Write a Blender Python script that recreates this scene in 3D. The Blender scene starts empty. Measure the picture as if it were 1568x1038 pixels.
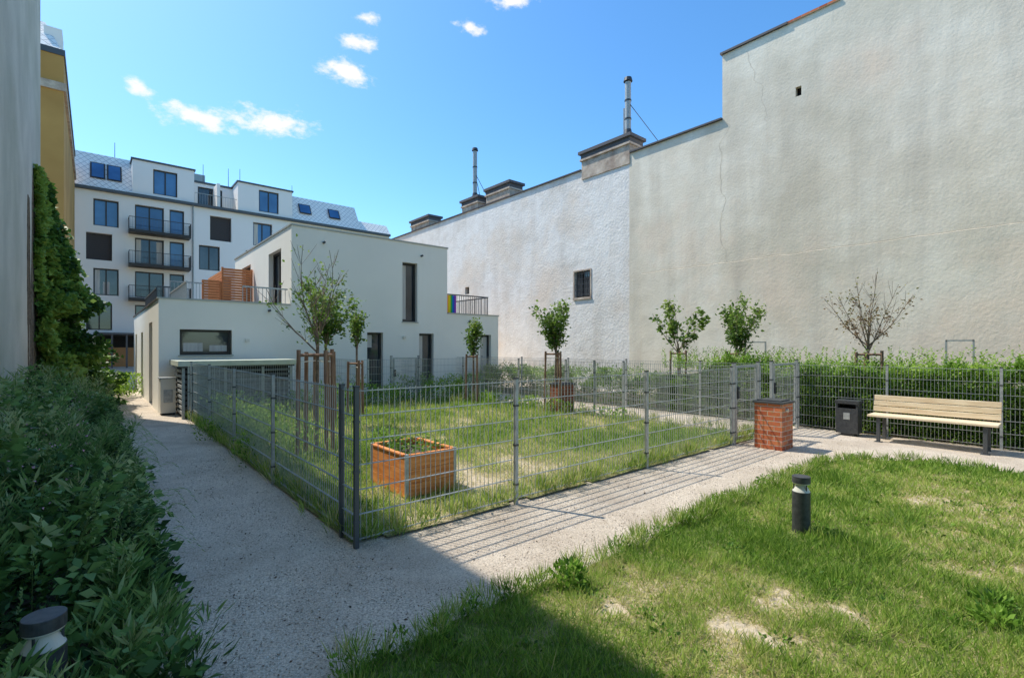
import bpy, math, random
import numpy as np
from mathutils import Vector, noise as mnoise
random.seed(7); rng=np.random.default_rng(7)
S=bpy.context.scene
COL=S.collection

# ------------------------------------------------------------------ materials
def nt(m): return m.node_tree.nodes, m.node_tree.links
def mat(name,c1,c2=None,scale=5,rough=.85,metal=0,bump=0,bscale=30,spec=.3,detail=6,lo=.35,hi=.65,stretch=None,c3=None,scale3=.5,bdist=.02,lo3=.4,hi3=.7,c4=None,st4=(1.2,1.2,.12),lo4=.52,hi4=.8,f4=.6,c5=None,scale5=.25,lo5=.5,hi5=.7,bump2=0,bscale2=60,bdist2=.004):
    m=bpy.data.materials.new(name); m.use_nodes=True
    N,L=nt(m); b=N['Principled BSDF']
    b.inputs['Roughness'].default_value=rough; b.inputs['Metallic'].default_value=metal
    b.inputs['Specular IOR Level'].default_value=spec
    b.inputs['Base Color'].default_value=(*c1,1)
    tc=N.new('ShaderNodeTexCoord'); src=tc.outputs['Object']
    if stretch:
        mp=N.new('ShaderNodeMapping'); mp.inputs['Scale'].default_value=stretch
        L.new(src,mp.inputs[0]); s2=mp.outputs[0]
    else: s2=src
    def layer(out,vec,sc,lo_,hi_,col,f=1.0):
        n3=N.new('ShaderNodeTexNoise'); n3.inputs['Scale'].default_value=sc; n3.inputs['Detail'].default_value=8
        n3.inputs['Roughness'].default_value=.6
        L.new(vec,n3.inputs['Vector'])
        mr=N.new('ShaderNodeMapRange'); mr.inputs[1].default_value=lo_; mr.inputs[2].default_value=hi_; mr.inputs[4].default_value=f
        L.new(n3.outputs['Fac'],mr.inputs[0])
        mx=N.new('ShaderNodeMix'); mx.data_type='RGBA'
        L.new(mr.outputs[0],mx.inputs[0]); L.new(out,mx.inputs[6]); mx.inputs[7].default_value=(*col,1)
        return mx.outputs[2]
    if c2:
        n=N.new('ShaderNodeTexNoise'); n.inputs['Scale'].default_value=scale; n.inputs['Detail'].default_value=detail
        L.new(s2,n.inputs['Vector'])
        r=N.new('ShaderNodeValToRGB'); r.color_ramp.elements[0].position=lo; r.color_ramp.elements[1].position=hi
        r.color_ramp.elements[0].color=(*c1,1); r.color_ramp.elements[1].color=(*c2,1)
        L.new(n.outputs['Fac'],r.inputs[0]); out=r.outputs[0]
        if c3: out=layer(out,src,scale3,lo3,hi3,c3)
        if c5: out=layer(out,src,scale5,lo5,hi5,c5,.8)
        if c4:
            mp4=N.new('ShaderNodeMapping'); mp4.inputs['Scale'].default_value=st4; L.new(src,mp4.inputs[0])
            out=layer(out,mp4.outputs[0],1.0,lo4,hi4,c4,f4)
        L.new(out,b.inputs['Base Color'])
    if bump:
        nb=N.new('ShaderNodeTexNoise'); nb.inputs['Scale'].default_value=bscale; nb.inputs['Detail'].default_value=8
        L.new(s2,nb.inputs['Vector'])
        bp=N.new('ShaderNodeBump'); bp.inputs['Strength'].default_value=bump; bp.inputs['Distance'].default_value=bdist
        L.new(nb.outputs['Fac'],bp.inputs['Height']); last=bp
        if bump2:
            nb2=N.new('ShaderNodeTexNoise'); nb2.inputs['Scale'].default_value=bscale2; nb2.inputs['Detail'].default_value=4
            L.new(s2,nb2.inputs['Vector'])
            b2=N.new('ShaderNodeBump'); b2.inputs['Strength'].default_value=bump2; b2.inputs['Distance'].default_value=bdist2
            L.new(nb2.outputs['Fac'],b2.inputs['Height']); L.new(bp.outputs[0],b2.inputs['Normal']); last=b2
        L.new(last.outputs[0],b.inputs['Normal'])
    return m

def leafmat(name,cols,trans=.35,rough=.5):
    m=bpy.data.materials.new(name); m.use_nodes=True; N,L=nt(m); b=N['Principled BSDF']
    at=N.new('ShaderNodeAttribute'); at.attribute_name='var'
    r=N.new('ShaderNodeValToRGB'); cr=r.color_ramp
    while len(cr.elements)<len(cols): cr.elements.new(.5)
    for i,c in enumerate(cols):
        cr.elements[i].position=i/(len(cols)-1); cr.elements[i].color=(*c,1)
    L.new(at.outputs['Fac'],r.inputs[0]); L.new(r.outputs[0],b.inputs['Base Color'])
    b.inputs['Roughness'].default_value=rough; b.inputs['Specular IOR Level'].default_value=.3
    t=N.new('ShaderNodeBsdfTranslucent'); L.new(r.outputs[0],t.inputs[0])
    mx=N.new('ShaderNodeMixShader'); mx.inputs[0].default_value=trans
    L.new(b.outputs[0],mx.inputs[1]); L.new(t.outputs[0],mx.inputs[2])
    L.new(mx.outputs[0],N['Material Output'].inputs[0])
    return m

M={}
M['gravel']=mat('gravel_path',(.36,.29,.22),(.78,.665,.53),scale=75,rough=.95,bump=1.0,bscale=90,c3=(.42,.335,.25),scale3=1.1,lo3=.40,hi3=.85,bdist=.018,lo=.3,hi=.6,c4=(.80,.69,.55),st4=(3,3,3),lo4=.5,hi4=.78)
M['soil']=mat('soil',(.07,.055,.035),(.14,.11,.075),scale=20,rough=1,bump=.8,bscale=40)
M['ground']=mat('ground',(.10,.12,.05),(.18,.16,.09),scale=3,rough=1)
M['wallbeige']=mat('plaster_beige',(.86,.755,.60),(.93,.84,.69),scale=1.6,rough=.95,bump=.5,bscale=1.7,c3=(.70,.61,.47),scale3=.38,lo3=.44,hi3=.68,bdist=.03,detail=12,c4=(.54,.47,.38),f4=.65,lo4=.48,hi4=.76,c5=(.90,.70,.53),scale5=.22,lo5=.48,hi5=.62,bump2=.6,bscale2=16,bdist2=.010)
M['wallwhite']=mat('plaster_white',(.88,.82,.755),(.94,.89,.83),scale=2.5,rough=.95,bump=.6,bscale=3,c3=(.74,.67,.59),scale3=.6,lo3=.48,hi3=.7,bdist=.03,detail=12,c4=(.62,.56,.49),f4=.6,lo4=.5,hi4=.78,c5=(.86,.72,.59),scale5=.35,lo5=.5,hi5=.65,bump2=.8,bscale2=12,bdist2=.014)
M['leftwall']=mat('plaster_grey',(.54,.495,.40),(.63,.58,.47),scale=1.2,rough=.95,bump=.4,bscale=14,c3=(.42,.40,.29),scale3=.4,lo3=.42,hi3=.75,c4=(.34,.33,.25),f4=.6,st4=(1,1,.25))
M['render']=mat('white_render',(.92,.87,.765),(.94,.895,.79),scale=.5,rough=.9,bump=.15,bscale=150,bdist=.004,c3=(.87,.82,.715),scale3=.3,c4=(.78,.735,.65),st4=(1.6,1.6,.15),lo4=.55,hi4=.85,f4=.5)
M['farwhite']=mat('far_render',(.92,.87,.81),(.94,.89,.83),scale=.5,rough=.9)
M['ochre']=mat('ochre_render',(.46,.25,.075),(.56,.32,.10),scale=.4,rough=.9)
M['flash']=mat('roof_flashing',(.10,.09,.09),rough=.5,metal=.4)
M['flashlight']=mat('light_flashing',(.42,.42,.38),rough=.5,metal=.3)
M['frame']=mat('window_frame',(.05,.045,.04),rough=.5)
M['glass']=mat('window_glass',(.02,.025,.03),(.06,.07,.08),scale=.8,rough=.04,spec=.8)
M['glassblue']=mat('window_glass_blue',(.02,.08,.20),(.07,.20,.40),scale=.35,rough=.03,spec=.9)
M['shutter']=mat('shutter',(.065,.055,.055),rough=.6)
M['dark']=mat('dark_interior',(.03,.028,.025),rough=.9)
M['galv']=mat('galvanised_steel',(.34,.35,.34),(.46,.47,.45),scale=20,rough=.45,metal=.25)
M['galvdark']=mat('dark_steel',(.10,.105,.11),rough=.45,metal=.4)
M['anth']=mat('anthracite',(.055,.058,.062),(.085,.088,.09),scale=30,rough=.45,metal=.3)
M['steel']=mat('brushed_steel',(.7,.7,.66),rough=.3,metal=.8)
M['lens']=mat('lens',(.62,.60,.52),rough=.25)
M['screenwood']=mat('screen_wood',(.56,.19,.07),(.70,.28,.11),scale=6,rough=.7,stretch=(1,1,8))
M['planterwood']=mat('planter_wood',(.62,.19,.045),(.84,.33,.10),scale=4,rough=.6,stretch=(1,1,9),bump=.2,bscale=12,bdist=.005,detail=9)
M['benchwood']=mat('bench_wood',(.68,.52,.33),(.84,.70,.49),scale=5,rough=.6,stretch=(6,.7,6),detail=9)
M['stake']=mat('stake_wood',(.19,.10,.06),(.34,.21,.14),scale=8,rough=.85,stretch=(6,6,.6),bump=.3,bscale=20)
M['bark']=mat('bark',(.15,.105,.075),(.28,.21,.15),scale=15,rough=.9,bump=.5,bscale=40)
M['stemg']=mat('green_stem',(.10,.16,.04),(.17,.20,.06),scale=10,rough=.8)
M['shedroof']=mat('shed_roof',(.56,.58,.46),(.64,.66,.54),scale=5,rough=.6)
M['boxwhite']=mat('box_beige',(.76,.71,.60),rough=.5)
M['chim']=mat('chimney_plaster',(.54,.44,.34),(.70,.59,.48),scale=5,rough=.95,bump=.6,bscale=10,c3=(.32,.23,.18),scale3=2)
M['asphaltroof']=mat('roof_dark',(.13,.125,.13),rough=.8)
M['seam']=mat('plaster_seam',(.56,.48,.37),(.74,.64,.50),scale=4,rough=1)

def roofmat():
    m=bpy.data.materials.new('metal_roof_tiles'); m.use_nodes=True; N,L=nt(m); b=N['Principled BSDF']
    tc=N.new('ShaderNodeTexCoord')
    sp=N.new('ShaderNodeSeparateXYZ'); cb=N.new('ShaderNodeCombineXYZ')
    L.new(tc.outputs['Object'],sp.inputs[0])
    a=N.new('ShaderNodeMath'); a.operation='ADD'; c=N.new('ShaderNodeMath'); c.operation='SUBTRACT'
    L.new(sp.outputs[0],a.inputs[0]);L.new(sp.outputs[2],a.inputs[1]);L.new(sp.outputs[0],c.inputs[0]);L.new(sp.outputs[2],c.inputs[1])
    L.new(a.outputs[0],cb.inputs[0]);L.new(c.outputs[0],cb.inputs[1])
    br=N.new('ShaderNodeTexBrick'); br.offset=0; br.inputs['Scale'].default_value=1
    br.inputs['Brick Width'].default_value=.45; br.inputs['Row Height'].default_value=.45; br.inputs['Mortar Size'].default_value=.022
    br.inputs['Color1'].default_value=(.88,.82,.75,1); br.inputs['Color2'].default_value=(.95,.89,.82,1); br.inputs['Mortar'].default_value=(.45,.43,.42,1)
    L.new(cb.outputs[0],br.inputs['Vector']); L.new(br.outputs[0],b.inputs['Base Color'])
    b.inputs['Roughness'].default_value=.8; b.inputs['Specular IOR Level'].default_value=.1
    return m
M['rooftile']=roofmat()
def brickmat(nm,k):
    m=bpy.data.materials.new(nm); m.use_nodes=True; N,L=nt(m); b=N['Principled BSDF']
    tc=N.new('ShaderNodeTexCoord'); sp=N.new('ShaderNodeSeparateXYZ'); cb=N.new('ShaderNodeCombineXYZ')
    L.new(tc.outputs['Object'],sp.inputs[0]); a=N.new('ShaderNodeMath'); a.operation='ADD'
    L.new(sp.outputs[0],a.inputs[0]);L.new(sp.outputs[1],a.inputs[1]);L.new(a.outputs[0],cb.inputs[0]);L.new(sp.outputs[2],cb.inputs[1])
    br=N.new('ShaderNodeTexBrick'); br.inputs['Scale'].default_value=1
    br.inputs['Brick Width'].default_value=.2; br.inputs['Row Height'].default_value=.075; br.inputs['Mortar Size'].default_value=.006
    br.inputs['Color1'].default_value=(.44*k,.10*k,.035*k,1); br.inputs['Color2'].default_value=(.68*k,.21*k,.08*k,1); br.inputs['Mortar'].default_value=(.55*k,.42*k,.32*k,1)
    n=N.new('ShaderNodeTexNoise'); n.inputs['Scale'].default_value=25; L.new(tc.outputs['Object'],n.inputs['Vector'])
    mx=N.new('ShaderNodeMix'); mx.data_type='RGBA'; mx.blend_type='MULTIPLY'; mx.inputs[0].default_value=.5
    L.new(br.outputs[0],mx.inputs[6]); L.new(n.outputs['Color'],mx.inputs[7])
    L.new(cb.outputs[0],br.inputs['Vector']); L.new(mx.outputs[2],b.inputs['Base Color'])
    bp=N.new('ShaderNodeBump'); bp.inputs['Strength'].default_value=.6; bp.inputs['Distance'].default_value=.01; bp.invert=True
    L.new(br.outputs['Fac'],bp.inputs['Height']); L.new(bp.outputs[0],b.inputs['Normal']); b.inputs['Roughness'].default_value=.85
    return m
M['brick']=brickmat('red_brick',1.2); M['brickdark']=brickmat('dark_brick',.6)
def lawnmat():
    m=bpy.data.materials.new('lawn_ground'); m.use_nodes=True; N,L=nt(m); b=N['Principled BSDF']
    at=N.new('ShaderNodeAttribute'); at.attribute_name='var'
    r=N.new('ShaderNodeValToRGB'); e=r.color_ramp.elements
    e[0].color=(.15,.19,.045,1); e[1].color=(.58,.47,.33,1); x=e.new(.5); x.color=(.34,.28,.13,1)
    tc=N.new('ShaderNodeTexCoord'); n=N.new('ShaderNodeTexNoise'); n.inputs['Scale'].default_value=30; n.inputs['Detail'].default_value=6
    L.new(tc.outputs['Object'],n.inputs['Vector'])
    ma=N.new('ShaderNodeMath'); ma.operation='MULTIPLY_ADD'; ma.inputs[1].default_value=1.5; ma.inputs[2].default_value=-.75
    L.new(n.outputs['Fac'],ma.inputs[0]); ad=N.new('ShaderNodeMath'); ad.operation='ADD'
    L.new(at.outputs['Fac'],ad.inputs[0]);L.new(ma.outputs[0],ad.inputs[1]);L.new(ad.outputs[0],r.inputs[0]);L.new(r.outputs[0],b.inputs['Base Color'])
    b.inputs['Roughness'].default_value=1
    bp=N.new('ShaderNodeBump'); bp.inputs['Strength'].default_value=.9; bp.inputs['Distance'].default_value=.03
    L.new(n.outputs['Fac'],bp.inputs['Height']); L.new(bp.outputs[0],b.inputs['Normal'])
    return m
M['lawn']=lawnmat()
M['grass']=leafmat('grass_blades',[(.09,.19,.02),(.22,.36,.045),(.40,.51,.10),(.62,.56,.24),(.76,.64,.42)],.45,.6)
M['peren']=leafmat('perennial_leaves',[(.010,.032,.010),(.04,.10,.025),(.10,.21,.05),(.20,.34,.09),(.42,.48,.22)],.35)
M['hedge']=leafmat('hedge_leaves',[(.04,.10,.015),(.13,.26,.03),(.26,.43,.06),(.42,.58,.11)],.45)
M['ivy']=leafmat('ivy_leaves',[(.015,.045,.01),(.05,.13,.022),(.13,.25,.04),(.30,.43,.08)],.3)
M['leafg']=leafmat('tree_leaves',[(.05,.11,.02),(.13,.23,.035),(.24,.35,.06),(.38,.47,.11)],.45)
M['leafr']=leafmat('bronze_leaves',[(.17,.10,.055),(.27,.19,.09),(.28,.29,.11),(.40,.36,.17)],.45)
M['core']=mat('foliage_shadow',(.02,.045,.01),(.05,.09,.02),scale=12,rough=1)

# ------------------------------------------------------------------ geometry helpers
class MB:
    def __init__(s): s.v=[];s.f=[];s.m=[];s.mats=[]
    def mi(s,m):
        m=M[m]
        if m not in s.mats: s.mats.append(m)
        return s.mats.index(m)
    def quad(s,a,b,c,d,m):
        i=len(s.v); s.v+= [tuple(a),tuple(b),tuple(c),tuple(d)]; s.f.append((i,i+1,i+2,i+3)); s.m.append(s.mi(m))
    def box(s,x0,x1,y0,y1,z0,z1,m):
        i=len(s.v)
        s.v+=[(x0,y0,z0),(x1,y0,z0),(x1,y1,z0),(x0,y1,z0),(x0,y0,z1),(x1,y0,z1),(x1,y1,z1),(x0,y1,z1)]
        k=s.mi(m)
        for f in [(0,3,2,1),(4,5,6,7),(0,1,5,4),(1,2,6,5),(2,3,7,6),(3,0,4,7)]:
            s.f.append(tuple(i+j for j in f)); s.m.append(k)
    def tube(s,a,b,r0,r1,m,n=6,cap=True):
        a=Vector(a);b=Vector(b);d=(b-a)
        if d.length<1e-6: return
        d.normalize(); u=d.orthogonal().normalized(); w=d.cross(u); i=len(s.v); k=s.mi(m)
        for p,r in((a,r0),(b,r1)):
            for j in range(n):
                an=2*math.pi*j/n; s.v.append(tuple(p+u*r*math.cos(an)+w*r*math.sin(an)))
        for j in range(n):
            s.f.append((i+j,i+(j+1)%n,i+n+(j+1)%n,i+n+j)); s.m.append(k)
        if cap:
            s.f.append(tuple(i+n+j for j in range(n))); s.m.append(k)
            s.f.append(tuple(i+n-1-j for j in range(n))); s.m.append(k)
    def make(s,name,parent=None,origin=None,bevel=0,smooth=False):
        me=bpy.data.meshes.new(name)
        v=s.v
        if origin: v=[(a-origin[0],b-origin[1],c-origin[2]) for a,b,c in v]
        me.from_pydata(v,[],s.f)
        for m in s.mats: me.materials.append(m)
        me.polygons.foreach_set('material_index',s.m)
        if smooth: me.polygons.foreach_set('use_smooth',[True]*len(s.f))
        me.update(); o=bpy.data.objects.new(name,me); COL.objects.link(o)
        if origin: o.location=origin
        if parent: o.parent=parent
        if bevel:
            b=o.modifiers.new('bevel','BEVEL'); b.width=bevel; b.segments=2; b.limit_method='ANGLE'
        return o
def empty(name):
    o=bpy.data.objects.new(name,None); COL.objects.link(o); o.empty_display_size=.2; return o

def leaves(name,P,D,L,W,var,m,parent=None,fold=.25,origin=None):
    n=len(P); D=D/np.linalg.norm(D,axis=1,keepdims=True)
    R=rng.normal(size=(n,3)); side=np.cross(D,R); side/=np.linalg.norm(side,axis=1,keepdims=True)+1e-9
    up=np.cross(side,D)
    L=np.asarray(L).reshape(-1,1)*np.ones((n,1)); W=np.asarray(W).reshape(-1,1)*np.ones((n,1))
    mid=P+D*L*.45
    V=np.empty((n,4,3)); V[:,0]=P; V[:,1]=mid+side*W*.5+up*W*fold; V[:,2]=P+D*L; V[:,3]=mid-side*W*.5+up*W*fold
    if origin is not None: V=V-np.array(origin)
    me=bpy.data.meshes.new(name); me.vertices.add(n*4); me.vertices.foreach_set('co',V.astype(np.float32).ravel())
    me.loops.add(n*4); me.loops.foreach_set('vertex_index',np.arange(n*4,dtype=np.int32))
    me.polygons.add(n); me.polygons.foreach_set('loop_start',np.arange(0,n*4,4,dtype=np.int32))
    try: me.polygons.foreach_set('loop_total',np.full(n,4,dtype=np.int32))
    except Exception: pass
    me.update(calc_edges=True)
    a=me.attributes.new('var','FLOAT','FACE'); a.data.foreach_set('value',np.clip(var,0,1).astype(np.float32))
    me.materials.append(M[m]); o=bpy.data.objects.new(name,me); COL.objects.link(o)
    if origin is not None and parent is None: o.location=origin
    if parent: o.parent=parent
    return o

def facade(mb,O,U,N,W,z0,z1,ops,wall,depth=.14,frame='frame',glass='glass',fw=.06):
    O=Vector(O);U=Vector(U);N=Vector(N)
    P=lambda u,z,d=0:(O+U*u+Vector((0,0,z))-N*d)
    us=sorted(set([0,W]+[o[0] for o in ops]+[o[1] for o in ops])); zs=sorted(set([z0,z1]+[o[2] for o in ops]+[o[3] for o in ops]))
    for i in range(len(us)-1):
        for j in range(len(zs)-1):
            cu=(us[i]+us[i+1])/2; cz=(zs[j]+zs[j+1])/2
            if any(o[0]<cu<o[1] and o[2]<cz<o[3] for o in ops): continue
            mb.quad(P(us[i],zs[j]),P(us[i+1],zs[j]),P(us[i+1],zs[j+1]),P(us[i],zs[j+1]),wall)
    def bar(u0,u1,za,zb,d0,d1,m):
        a=P(u0,za,d0);b=P(u1,zb,d1)
        mb.box(min(a.x,b.x),max(a.x,b.x),min(a.y,b.y),max(a.y,b.y),a.z,b.z,m)
    for o in ops:
        u0,u1,a,b=o[:4]; g=o[4] if len(o)>4 else glass; mu=o[5] if len(o)>5 else 1
        mb.quad(P(u0,a),P(u0,b),P(u0,b,depth+.1),P(u0,a,depth+.1),wall)
        mb.quad(P(u1,a),P(u1,a,depth+.1),P(u1,b,depth+.1),P(u1,b),wall)
        mb.quad(P(u0,b),P(u1,b),P(u1,b,depth+.1),P(u0,b,depth+.1),wall)
        mb.quad(P(u0,a),P(u0,a,depth+.1),P(u1,a,depth+.1),P(u1,a),frame)
        mb.quad(P(u0,a,depth+.06),P(u1,a,depth+.06),P(u1,b,depth+.06),P(u0,b,depth+.06),g)
        if g!='shutter':
            e=.002
            bar(u0+e,u0+fw,a+e,b-e,depth,depth+.05,frame);bar(u1-fw,u1-e,a+e,b-e,depth,depth+.05,frame)
            bar(u0+fw,u1-fw,a+e,a+fw,depth,depth+.05,frame);bar(u0+fw,u1-fw,b-fw,b-e,depth,depth+.05,frame)
            for k in range(1,mu):
                c=u0+(u1-u0)*k/mu; bar(c-fw/2,c+fw/2,a+fw,b-fw,depth,depth+.05,frame)
        else:
            k=a+.1
            while k<b-.05: bar(u0+.01,u1-.01,k,k+.02,depth+.03,depth+.055,frame); k+=.16

# ------------------------------------------------------------------ ground
g=MB(); g.quad((-400,-400,0),(400,-400,0),(400,400,0),(-400,400,0),'ground'); g.make('ground')
p=MB(); p.quad((-2.7,-12,.004),(12.5,-12,.004),(12.5,60,.004),(-2.7,60,.004),'gravel'); p.make('gravel_path')

def fr(x,y,sc,seed=0): return mnoise.fractal(Vector((x*sc+seed,y*sc-seed,seed)),1.0,2.0,5)
def c2s(X,Y): return ((X+1.24)*.7615+(Y-3.9)*.648, -(X+1.24)*.648+(Y-3.9)*.7615)
SP=[(*c2s(1.25,2.72),.12,.5),(*c2s(.57,2.94),.09,.45),(*c2s(1.67,3.1),.12,.5),(*c2s(2.04,2.85),.15,.45),(*c2s(3.3,3.6),.4,.22),(*c2s(1.5,2.6),.12,.35),(*c2s(2.5,2.9),.2,.32),(*c2s(4.2,4.6),.6,.20),(*c2s(5,3.8),.8,.2)]
def dry_front(x,y):
    d=.22+.42*fr(x,y,.55,3)+.30*fr(x,y,2.1,8)+.20*fr(x,y,9,28)
    for a,b,r,k in SP: d+=k*math.exp(-((x-a)**2+(y-b)**2)/(r*r*1.8))*(1+1.5*fr(x,y,8,70))
    if x<.4: d-=.15
    return min(1,max(0,d))
def dry_back(x,y):
    d=.28+.45*fr(x,y,.5,13)+.35*fr(x,y,1.9,18)+.15*fr(x,y,7,28)
    d+=.42*math.exp(-((x-2.4)**2+(y-1.2)**2)/1.2)
    if x<.6: d-=.2
    return min(1,max(0,d))
def in_front(x,y):
    w=.07*fr(x,y,2,5)+.03*fr(x,y,7,9)
    if y>-1.42+w or x>7.25+w or x< -.78+w: return False
    cx,cy,r=5.75,-2.92,1.5
    if x>cx and y>cy and math.hypot(x-cx,y-cy)>r+w: return False
    cx,cy,r=-.48,-1.72,.3
    if x<cx and y>cy and math.hypot(x-cx,y-cy)>r+w: return False
    return True
def in_back(x,y): return .03<x<7.36 and .03+.05*fr(x,0,2)<y<9.15
def lawn(name,x0,x1,y0,y1,st,test,dry):
    nx=int((x1-x0)/st)+1; ny=int((y1-y0)/st)+1; v=[];f=[];var=[];idx={}
    for i in range(nx):
        for j in range(ny):
            x=x0+i*st;y=y0+j*st; idx[i,j]=len(v)
            v.append((x,y,.014+.012*(fr(x,y,1.5)+.6)*1)); var.append(dry(x,y))
    for i in range(nx-1):
        for j in range(ny-1):
            if test(x0+(i+.5)*st,y0+(j+.5)*st): f.append((idx[i,j],idx[i+1,j],idx[i+1,j+1],idx[i,j+1]))
    me=bpy.data.meshes.new(name); me.from_pydata(v,[],f); a=me.attributes.new('var','FLOAT','POINT'); a.data.foreach_set('value',var)
    me.materials.append(M['lawn']); me.polygons.foreach_set('use_smooth',[True]*len(f)); o=bpy.data.objects.new(name,me); COL.objects.link(o); return o
lf=lawn('front_lawn',-.9,7.5,-9,-1.3,.045,in_front,dry_front)
lb=lawn('garden_lawn',0,7.4,0,9.2,.09,in_back,dry_back)

CAM=np.array([-1.583,-3.773,1.6])
def vis(x,y,m=1.15):
    dx=x-CAM[0];dy=y-CAM[1]; Y=dx*.648+dy*.7615; X=dx*.7615-dy*.648
    return Y>1.6 and abs(X)<m*1.1*Y+.3
def grass(name,x0,x1,y0,y1,N,test,dry,h,parent,ref,minp=.15,w=.005):
    P=[];V=[];H=[];Wd=[]
    for _ in range(N):
        x=random.uniform(x0,x1);y=random.uniform(y0,y1)
        if not test(x,y) or not vis(x,y): continue
        d=math.hypot(x-CAM[0],y-CAM[1])
        if random.random()>max(minp,min(1,(ref/d)**1.3)): continue
        k=dry(x,y)
        if random.random()<(k-.45)*1.8: continue
        tuft=max(0,fr(x,y,3.5,30)+.2)
        P.append((x,y,.016)); V.append(.18+k*.72+random.gauss(0,.17)); H.append(h*random.uniform(.45,1.3)*(1.05-.5*k)*(1+1.6*tuft)); Wd.append(w*max(1,d/ref)**.9*random.uniform(.7,1.3))
    n=len(P); P=np.array(P); D=np.stack([rng.normal(0,.6,n),rng.normal(0,.6,n),np.ones(n)],1)
    print(name,n)
    return leaves(name,P,D,np.array(H),np.array(Wd),np.array(V),'grass',parent,fold=.1)
grass('grass_blades_front',-.8,7.3,-6.5,-1.35,380000,in_front,dry_front,.055,lf,3.8)
grass('grass_blades_garden',0,7.4,0,9.2,125000,in_back,dry_back,.09,lb,6,minp=.3,w=.007)
def clump(name,pts,m,nl,h,spread,L,W,v0=.5,vs=.2,up=.8,parent=None):
    P=[];D=[];LL=[];V=[]
    for (x,y,s) in pts:
        k=int(nl*s); vv=random.gauss(0,.1)
        for _ in range(k):
            z=random.random()**.8*h*s; r=spread*s*(.35+.65*math.sin(math.pi*min(1,z/(h*s)*.8+.15)))*random.random()**.5
            a=random.uniform(0,6.283)
            P.append((x+r*math.cos(a),y+r*math.sin(a),z+.01)); D.append((math.cos(a)*random.uniform(.2,1),math.sin(a)*random.uniform(.2,1),random.gauss(up,.5)))
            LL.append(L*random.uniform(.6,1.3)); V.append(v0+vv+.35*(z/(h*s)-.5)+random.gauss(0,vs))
    LL=np.array(LL)
    return leaves(name,np.array(P),np.array(D),LL,LL*W,np.array(V),m,parent)
pts=[]
for _ in range(150): pts.append((random.uniform(.05,7.3),random.gauss(.06,.05),random.uniform(.4,1.0)))
for _ in range(150): pts.append((random.gauss(.06,.06),random.uniform(.1,9),random.uniform(.5,1.2)))
for _ in range(60): pts.append((random.gauss(7.3,.06),random.uniform(.1,9),random.uniform(.5,1.2)))
clump('fence_edge_grass',pts,'grass',38,.14,.09,.13,.06,v0=.42,up=1.6)
pts=[];pg=[]
for _ in range(230):
    s=random.uniform(-.7,6.0)
    (pts if random.random()<.3 else pg).append((s,-1.43+.07*fr(s,-1.42,2,5)+random.gauss(0,.045),random.uniform(.35,1.3)))
for _ in range(60):
    a=random.uniform(0,1.57); (pts if random.random()<.4 else pg).append((5.75+1.5*math.cos(a),-2.92+1.5*math.sin(a),random.uniform(.4,1.1)))
for _ in range(60): pg.append((-.76+random.gauss(0,.04),random.uniform(-3.2,-1.6),random.uniform(.5,1.2)))
clump('lawn_edge_weeds',pts,'hedge',30,.09,.06,.03,.5,v0=.35)
clump('lawn_edge_tufts',pg,'grass',40,.07,.06,.10,.05,v0=.32,up=1.3)
pts=[]
for _ in range(150):
    x,y=random.uniform(-.5,6.5),random.uniform(-4.5,-1.6)
    if in_front(x,y): pts.append((x,y,random.uniform(.4,1.1)))
clump('lawn_clover',pts,'hedge',30,.05,.09,.03,.6,v0=.3,up=.4)
wx=c2s(.38,3.25); clump('weed_plant',[(wx[0],wx[1],1)],'hedge',230,.15,.11,.045,.5,v0=.55)
wx=[c2s(2.9,2.95),c2s(2.75,2.8)]; clump('weed_plant',[(a[0],a[1],.8) for a in wx],'hedge',160,.10,.13,.045,.5,v0=.35)

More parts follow.
